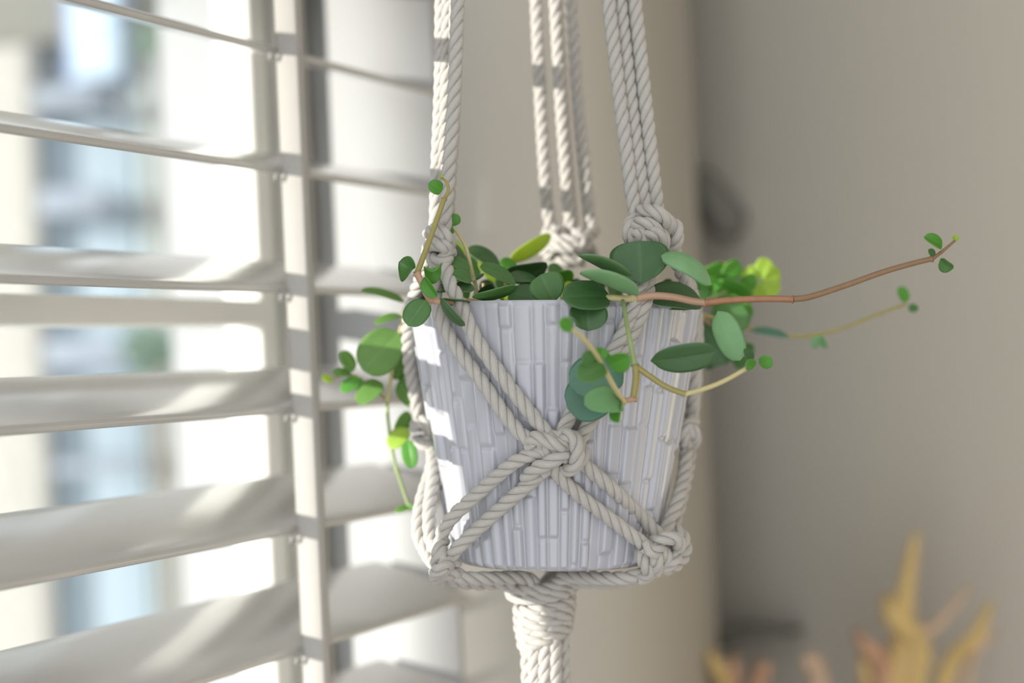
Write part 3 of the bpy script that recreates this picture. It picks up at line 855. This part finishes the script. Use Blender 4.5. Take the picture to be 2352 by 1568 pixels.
for bx, by, tx, ty, d, wd_, rl, kd in (
        (1110, 690, 1122, 664, -8, 22, 20, 'lime'), (1135, 694, 1128, 668, -4, 20, 30, 'lime'), (1150, 690, 1172, 668, -6, 24, 25, 'lime'),
        (1165, 694, 1160, 672, 0, 20, 10, 'fresh'), (1098, 694, 1088, 672, -10, 24, 30, 'fresh'), (1185, 692, 1200, 660, 4, 30, 40, 'dark'),
        (1210, 690, 1226, 650, 6, 46, 30, 'dark'), (1130, 690, 1105, 645, 10, 50, 40, 'dark'), (1180, 690, 1140, 640, 14, 50, 40, 'mid'),
        (1060, 694, 1050, 650, 6, 48, 40, 'dark'), (1290, 690, 1330, 640, 14, 50, 40, 'dark'), (1240, 690, 1215, 620, 22, 60, 40, 'dark'),
        (1300, 690, 1306, 645, 0, 34, 30, 'lime'), (1340, 690, 1380, 636, 10, 60, 40, 'dark'), (1420, 690, 1400, 640, 16, 50, 40, 'mid'),
        (1100, 640, 1060, 590, 24, 54, 45, 'mid'), (1130, 640, 1165, 592, 28, 54, 50, 'mid'), (1500, 690, 1540, 640, 0, 54, 50, 'dark'),
        (1230, 660, 1190, 610, 0, 50, 55, 'mid'), (1060, 660, 1040, 600, 14, 40, 40, 'fresh'), (1450, 690, 1478, 646, 20, 50, 35, 'dark'),
        (1075, 690, 1036, 640, -16, 44, 40, 'sunny'), (1070, 660, 1030, 612, -8, 46, 45, 'fresh'), (1090, 690, 1130, 652, -16, 46, 50, 'dark'),
        (1140, 650, 1100, 600, 14, 50, 50, 'lime'), (1190, 640, 1150, 596, 10, 50, 50, 'fresh'), (1290, 660, 1262, 606, 16, 50, 45, 'mid')):
    leaf((bx, by, d), (tx, ty, d - 2), wd_, rl, kd, 0.06, 0.18)
for x, d, y in ((1110, -10, 650), (1160, 0, 640), (1210, 5, 640), (1260, -15, 660), (1310, 0, 650), (1380, 5, 660)):
    stem([(x + 10, 760, d), (x + 4, 700, d), (x, y, d)], 4.5, 3.5, ST_PINK)

# --- long right vine
D = -46
stem([(1330, 720, -30), (1370, 690, -42), (1400, 683, -46), (1436, 686, D), (1464, 686, D)], 7, 7.5, ST_YEL, (0.9,))
stem([(1462, 685, D), (1500, 679, D), (1545, 682, D), (1590, 691, D), (1622, 695, D)], 8.4, 7.6, ST_PINK, (0.0, 1.0))
stem([(1620, 695, D), (1680, 689, D - 1), (1760, 686, D - 2), (1822, 687, D - 3)], 7.6, 7.0, mat('stem_russet', (0.36, 0.17, 0.085), 0.45, 0.2, 300), (0.0, 1.0))
stem([(1822, 687, D - 3), (1862, 681, D - 3), (1940, 656, D - 4), (2030, 624, D - 5), (2100, 604, D - 6), (2142, 594, D - 6)], 6.8, 5.6, ST_BROWN, (1.0,))
stem([(2142, 594, D - 6), (2166, 576, D - 6), (2194, 552, D - 6)], 4.4, 2.6, ST_BROWN)
bud((2195, 553, D - 6), 12)
leaf((2163, 570, D - 6), (2122, 544, D - 8), 30, 40, 'fresh', 0.08, 0.3, [(2146, 592, D - 6), (2150, 578, D - 6)], ST_GREEN, 2, fold=0.3)
leaf((2143, 590, D - 5), (2136, 571, D - 4), 15, 20, 'mid', 0.1, 0.3)
leaf((2160, 594, D - 7), (2190, 616, D - 8), 34, 40, 'mid', 0.22, 0.4, [(2142, 595, D - 6), (2152, 597, D - 7)], ST_GREEN, 2.4)
leaf((1473, 652, D - 1), (1468, 553, D + 2), 128, -4, 'dark', 0.05, 0.20, [(1470, 686, D), (1472, 668, D)], ST_PINK, 4.2, shape=0.60, thick=0.0014)
leaf((1452, 652, D + 4), (1332, 584, D - 6), 78, -70, 'dark', -0.05, 0.18, [(1462, 684, D), (1458, 666, D + 3)], ST_PINK, 3.6, thick=0.0013, flip=True)
leaf((1466, 678, D - 4), (1334, 624, D - 12), 82, -68, 'pale', -0.04, 0.22, None, None, 3, thick=0.0013, flip=True)
leaf((1402, 682, D + 1), (1291, 684, D - 8), 72, 30, 'dark', 0.05, 0.2, None, thick=0.0015)
leaf((1349, 700, '2.0'), (1352, 760, '6.0'), 82, -10, 'dark', 0.06, 0.3, notch=0.12, shape=0.42)
leaf((1634, 654, D - 2), (1518, 587, D - 4), 68, 54, 'pale', 0.16, 0.25, [(1622, 694, D), (1628, 676, D - 1)], ST_PINK, 4.0, flip=True)
leaf((1616, 698, D + 10), (1486, 684, D + 6), 92, 52, 'dark', 0.10, 0.15)
leaf((1600, 706, D + 16), (1490, 700, D + 20), 60, 60, 'dark', 0.05, 0.15)
leaf((1649, 714, D - 2), (1700, 828, D - 6), 62, 12, 'pale', 0.05, 0.10, [(1622, 697, D), (1636, 705, D)], ST_PINK, 4.0, shape=0.50, thick=0.0012, flip=True)

# --- drooping side shoot in front of the pot
E = -62
stem([(1430, 688, D), (1434, 710, D - 6), (1446, 776, E), (1458, 838, E)], 4.0, 5.6, ST_GREEN, (0.0, 1.0))
stem([(1460, 840, E), (1461, 872, E - 1), (1455, 914, E - 2)], 7.2, 7.6, ST_OLIVE, (0.0, 1.0))
stem([(1458, 914, E - 2), (1446, 918, E - 3), (1432, 920, E - 4)], 6.6, 5.6, ST_PINK, (0.0, 1.0))
stem([(1432, 922, E - 4), (1408, 884, E - 14), (1372, 818, E - 26), (1340, 778, E - 34), (1312, 754, E - 38)], 6.0, 4.4, ST_YEL, (0.0,))
leaf((1316, 752, E - 38), (1284, 740, E - 40), 30, 20, 'fresh', 0.05, 0.2)
leaf((1388, 838, E - 24), (1330, 872, E - 30), 50, 20, 'mid', 0.06, 0.25)
leaf((1376, 826, E - 24), (1384, 798, E - 24), 34, 20, 'fresh', 0.06, 0.25)
leaf((1400, 840, E - 22), (1446, 816, E - 26), 44, 20, 'fresh', 0.06, 0.25, fold=0.2)
leaf((1360, 835, E - 26), (1340, 810, E - 28), 36, 20, 'mid', 0.06, 0.25)
stem([(1462, 842, E), (1490, 862, E), (1530, 888, E), (1573, 905, E)], 6.2, 5.8, ST_OLIVE, (0.0, 1.0))
stem([(1573, 905, E), (1610, 895, E), (1660, 876, E), (1722, 842, E)], 5.6, 4.8, ST_YEL, (0.0,))
leaf((1722, 832, E), (1714, 800, E + 2), 26, 40, 'dark', 0.05, 0.3)
leaf((1726, 848, E), (1718, 826, E - 2), 26, 25, 'fresh', 0.05, 0.35)
leaf((1744, 836, E), (1774, 824, E - 2), 30, 15, 'fresh', 0.06, 0.2, [(1728, 842, E), (1736, 838, E)], ST_GREEN, 2)
leaf((1494, 828, E), (1646, 806, E - 4), 68, 30, 'dark', 0.05, 0.16, [(1466, 846, E), (1482, 840, E)], ST_GREEN, 3.4, shape=0.56, thick=0.0014)
leaf((1432, 846, E + 6), (1308, 884, E + 2), 96, 16, 'blue', 0.06, 0.12, [(1458, 842, E), (1446, 842, E + 3)], ST_BROWN, 3.0, shape=0.5)
leaf((1420, 876, E + 9), (1304, 940, E + 8), 100, 4, 'blue', 0.04, 0.10, [(1456, 850, E), (1436, 856, E + 6)], ST_OLIVE, 3.2, shape=0.58)
leaf((1428, 922, E - 5), (1342, 928, E - 14), 66, 30, 'pale', 0.16, 0.25, None, shape=0.45, fold=-0.2)
leaf((1426, 926, E - 5), (1420, 970, E - 10), 34, 50, 'fresh', 0.08, 0.35, fold=0.3)

# --- blurred vine behind, on the right
Q = 48
stem([(1600, 720, 24), (1660, 735, 36), (1725, 756, Q), (1800, 772, Q), (1870, 769, Q), (1940, 752, Q), (2010, 724, Q), (2082, 698, Q)], 4.6, 4.4, ST_OLIVE, (0.55,))
leaf((1816, 774, Q), (1722, 758, Q), 44, 62, 'blue', 0.04, 0.1)
leaf((2082, 694, Q), (2066, 658, Q), 30, 25, 'fresh', 0.06, 0.2)
leaf((2088, 700, Q), (2108, 712, Q), 26, 30, 'mid', 0.06, 0.2)
leaf((1886, 768, Q), (1868, 800, Q), 24, 20, 'pale', 0.1, 0.4)
leaf((1886, 770, Q), (1900, 800, Q), 22, 40, 'pale', 0.1, 0.4)
for bx, by, tx, ty, d, wd_, rl, kd in (
        (1620, 735, 1668, 838, 40, 100, 12, 'dark'), (1610, 720, 1612, 812, 52, 80, 20, 'dark'), (1690, 770, 1672, 690, 36, 90, 25, 'mid'),
        (1640, 690, 1724, 735, 40, 90, 20, 'fresh'), (1640, 650, 1726, 690, 44, 76, 25, 'fresh'), (1600, 650, 1668, 612, 46, 60, 25, 'fresh'),
        (1590, 700, 1622, 620, 50, 70, 25, 'mid'), (1660, 640, 1700, 602, 48, 50, 20, 'fresh'), (1690, 660, 1738, 640, 46, 56, 35, 'fresh'),
        (1730, 790, 1690, 845, 50, 60, 40, 'mid'), (1640, 700, 1600, 640, 56, 70, 30, 'mid'), (1650, 800, 1615, 845, 54, 60, 30, 'dark'),
        (1735, 650, 1726, 608, 52, 40, 10, 'lime'), (1742, 640, 1764, 594, 52, 50, 12, 'lime'), (1752, 642, 1792, 624, 52, 46, 16, 'lime'),
        (1744, 650, 1790, 670, 50, 50, 18, 'lime'), (1740, 652, 1748, 684, 50, 40, 20, 'lime'), (1730, 640, 1706, 622, 50, 36, 20, 'lime'),
        (1664, 632, 1652, 604, 54, 36, 20, 'lime')):
    leaf((bx, by, d), (tx, ty, d + 2), wd_, rl, kd, 0.06, 0.18)
stem([(1560, 705, 26), (1620, 690, 38), (1680, 665, 46), (1742, 645, 51)], 5, 3.6, ST_GREEN)
stem([(1570, 712, 26), (1620, 735, 38), (1660, 770, 42), (1690, 800, 48)], 5, 3.6, ST_PINK)

# --- blurred vine hanging on the left
J = 26
stem([(1010, 700, 8), (960, 690, 18), (932, 706, J), (920, 760, J), (904, 830, J), (889, 922, J)], 4.6, 5.0, ST_YEL, (0.62, 1.0))
stem([(889, 922, J), (892, 970, J), (904, 1050, J), (924, 1118, J), (940, 1164, J)], 4.4, 4.0, ST_GREEN, (0.0, 0.6))
stem([(889, 920, J), (850, 888, J), (808, 860, J), (750, 872, J)], 3.6, 2.4, ST_OLIVE, (0.6,))
for bx, by, tx, ty, d, wd_, rl, kd, sh in (
        (930, 694, 828, 666, J - 4, 46, 66, 'sunny', .5), (922, 724, 860, 744, J, 40, 62, 'sunny', .5), (917, 764, 834, 852, J - 6, 104, 8, 'sunny', .52),
        (812, 852, 784, 806, J, 36, 20, 'sunny', .5), (808, 858, 764, 856, J, 28, 40, 'sunny', .5), (832, 868, 782, 898, J, 36, 25, 'fresh', .5),
        (878, 878, 820, 926, J - 2, 62, 40, 'sunny', .45), (764, 874, 738, 866, J, 22, 30, 'lime', .5), (906, 872, 928, 820, J + 4, 48, 25, 'sunny', .5),
        (916, 872, 962, 932, J + 2, 54, 25, 'sunny', .5), (912, 996, 936, 944, J + 2, 40, 30, 'sunny', .5), (938, 984, 894, 1028, J, 48, 25, 'lime', .5),
        (936, 1010, 948, 1074, J - 4, 40, 15, 'fresh', .5), (940, 1164, 908, 1176, J, 26, 50, 'sunny', .5), (938, 1160, 950, 1168, J, 20, 40, 'sunny', .5)):
    leaf((bx, by, d), (tx, ty, d - 2), wd_, rl, kd, 0.06, 0.18, shape=sh)

# ------------------------------------------------------------------ far side of the room
bouquet = empty('dried_bouquet', W(1900, 2300, 1.04))
tag(bouquet, 'blurred yellow and orange dried stems standing in the lower right corner', 'dried flowers')
DY = mat('dried_yellow', (0.64, 0.455, 0.19), 0.9, 0.15, 60)
DO = mat('dried_orange', (0.54, 0.32, 0.20), 0.9, 0.15, 60)
DP = mat('dried_peach', (0.60, 0.43, 0.30), 0.9, 0.15, 60)
for pts, r, m in (
        ([(2000, 1900), (2068, 1500), (2080, 1360), (2104, 1225)], (20, 26, 22, 10), DY),
        ([(2000, 1900), (2110, 1520), (2056, 1420), (2036, 1370)], (20, 30, 28, 14), DY),
        ([(2040, 1900), (2080, 1520), (2160, 1430), (2226, 1350)], (14, 18, 12, 7), DP),
        ([(2120, 1900), (2170, 1560), (2240, 1460), (2276, 1385)], (18, 22, 18, 9), DY),
        ([(2200, 1700), (2220, 1560), (2252, 1480), (2290, 1452)], (10, 12, 10, 6), DP),
        ([(2040, 1900), (2030, 1550), (1994, 1490), (1964, 1450)], (20, 26, 20, 9), DO),
        ([(1990, 1900), (1990, 1600), (1984, 1540), (1980, 1500)], (12, 16, 12, 8), DY),
        ([(1900, 1900), (1880, 1560), (1858, 1520), (1850, 1512)], (20, 24, 20, 10), DP),
        ([(1720, 1900), (1740, 1580), (1756, 1540), (1762, 1524)], (18, 22, 16, 8), DO),
        ([(1660, 1900), (1670, 1600), (1646, 1530), (1626, 1490)], (18, 22, 16, 8), DY),
        ([(1690, 1900), (1684, 1600), (1686, 1540), (1690, 1510)], (14, 18, 14, 8), DO),
        ([(1700, 2000), (1620, 1620), (1596, 1560), (1590, 1530)], (12, 14, 10, 6), DP)):
    P = spline([W(x, y, 1.04 + 0.01 * (i % 2)) for i, (x, y) in enumerate(pts)] , 28)
    R_ = np.interp(np.linspace(0, 3, 28), range(4), r) * 1.04 / FPX
    tube('dried_stem', P, [float(q) * (1 + 0.10 * math.sin(i * 2.1)) for i, q in enumerate(R_)], m, bouquet, 10)
DARK = mat('form_grey', (0.19, 0.185, 0.16), 0.8, 0.1, 30)  # even dark grey for two solids on the back wall
def form(name, poly, label, depth=0.02):
    # outline read on the back wall, given its own thickness there
    cen = B(0.77, 0, 0)
    P3 = []
    for x, y in poly:
        d = (W(x, y, 1.0) - EYE)
        t = (cen - EYE).dot(U) / d.dot(U)
        P3.append(EYE + d * t)
    o = prism(name, P3, lambda p, k: p - U * (depth * k + 0.0), DARK)
    tag(o, label, 'form')
    return o
form('wall_form', [(1618, 400), (1634, 392), (1652, 410), (1690, 452), (1714, 482), (1718, 512), (1702, 540), (1690, 556), (1664, 552), (1636, 520), (1620, 470)],
         'small dark grey ornament on the wall right of the rope knot')
form('wall_form', [(1652, 1462), (1668, 1440), (1700, 1430), (1760, 1434), (1812, 1440), (1850, 1442), (1800, 1450), (1740, 1458), (1690, 1472), (1664, 1474)],
         'dark grey pointed ornament low on the wall above the orange stems', 0.03)
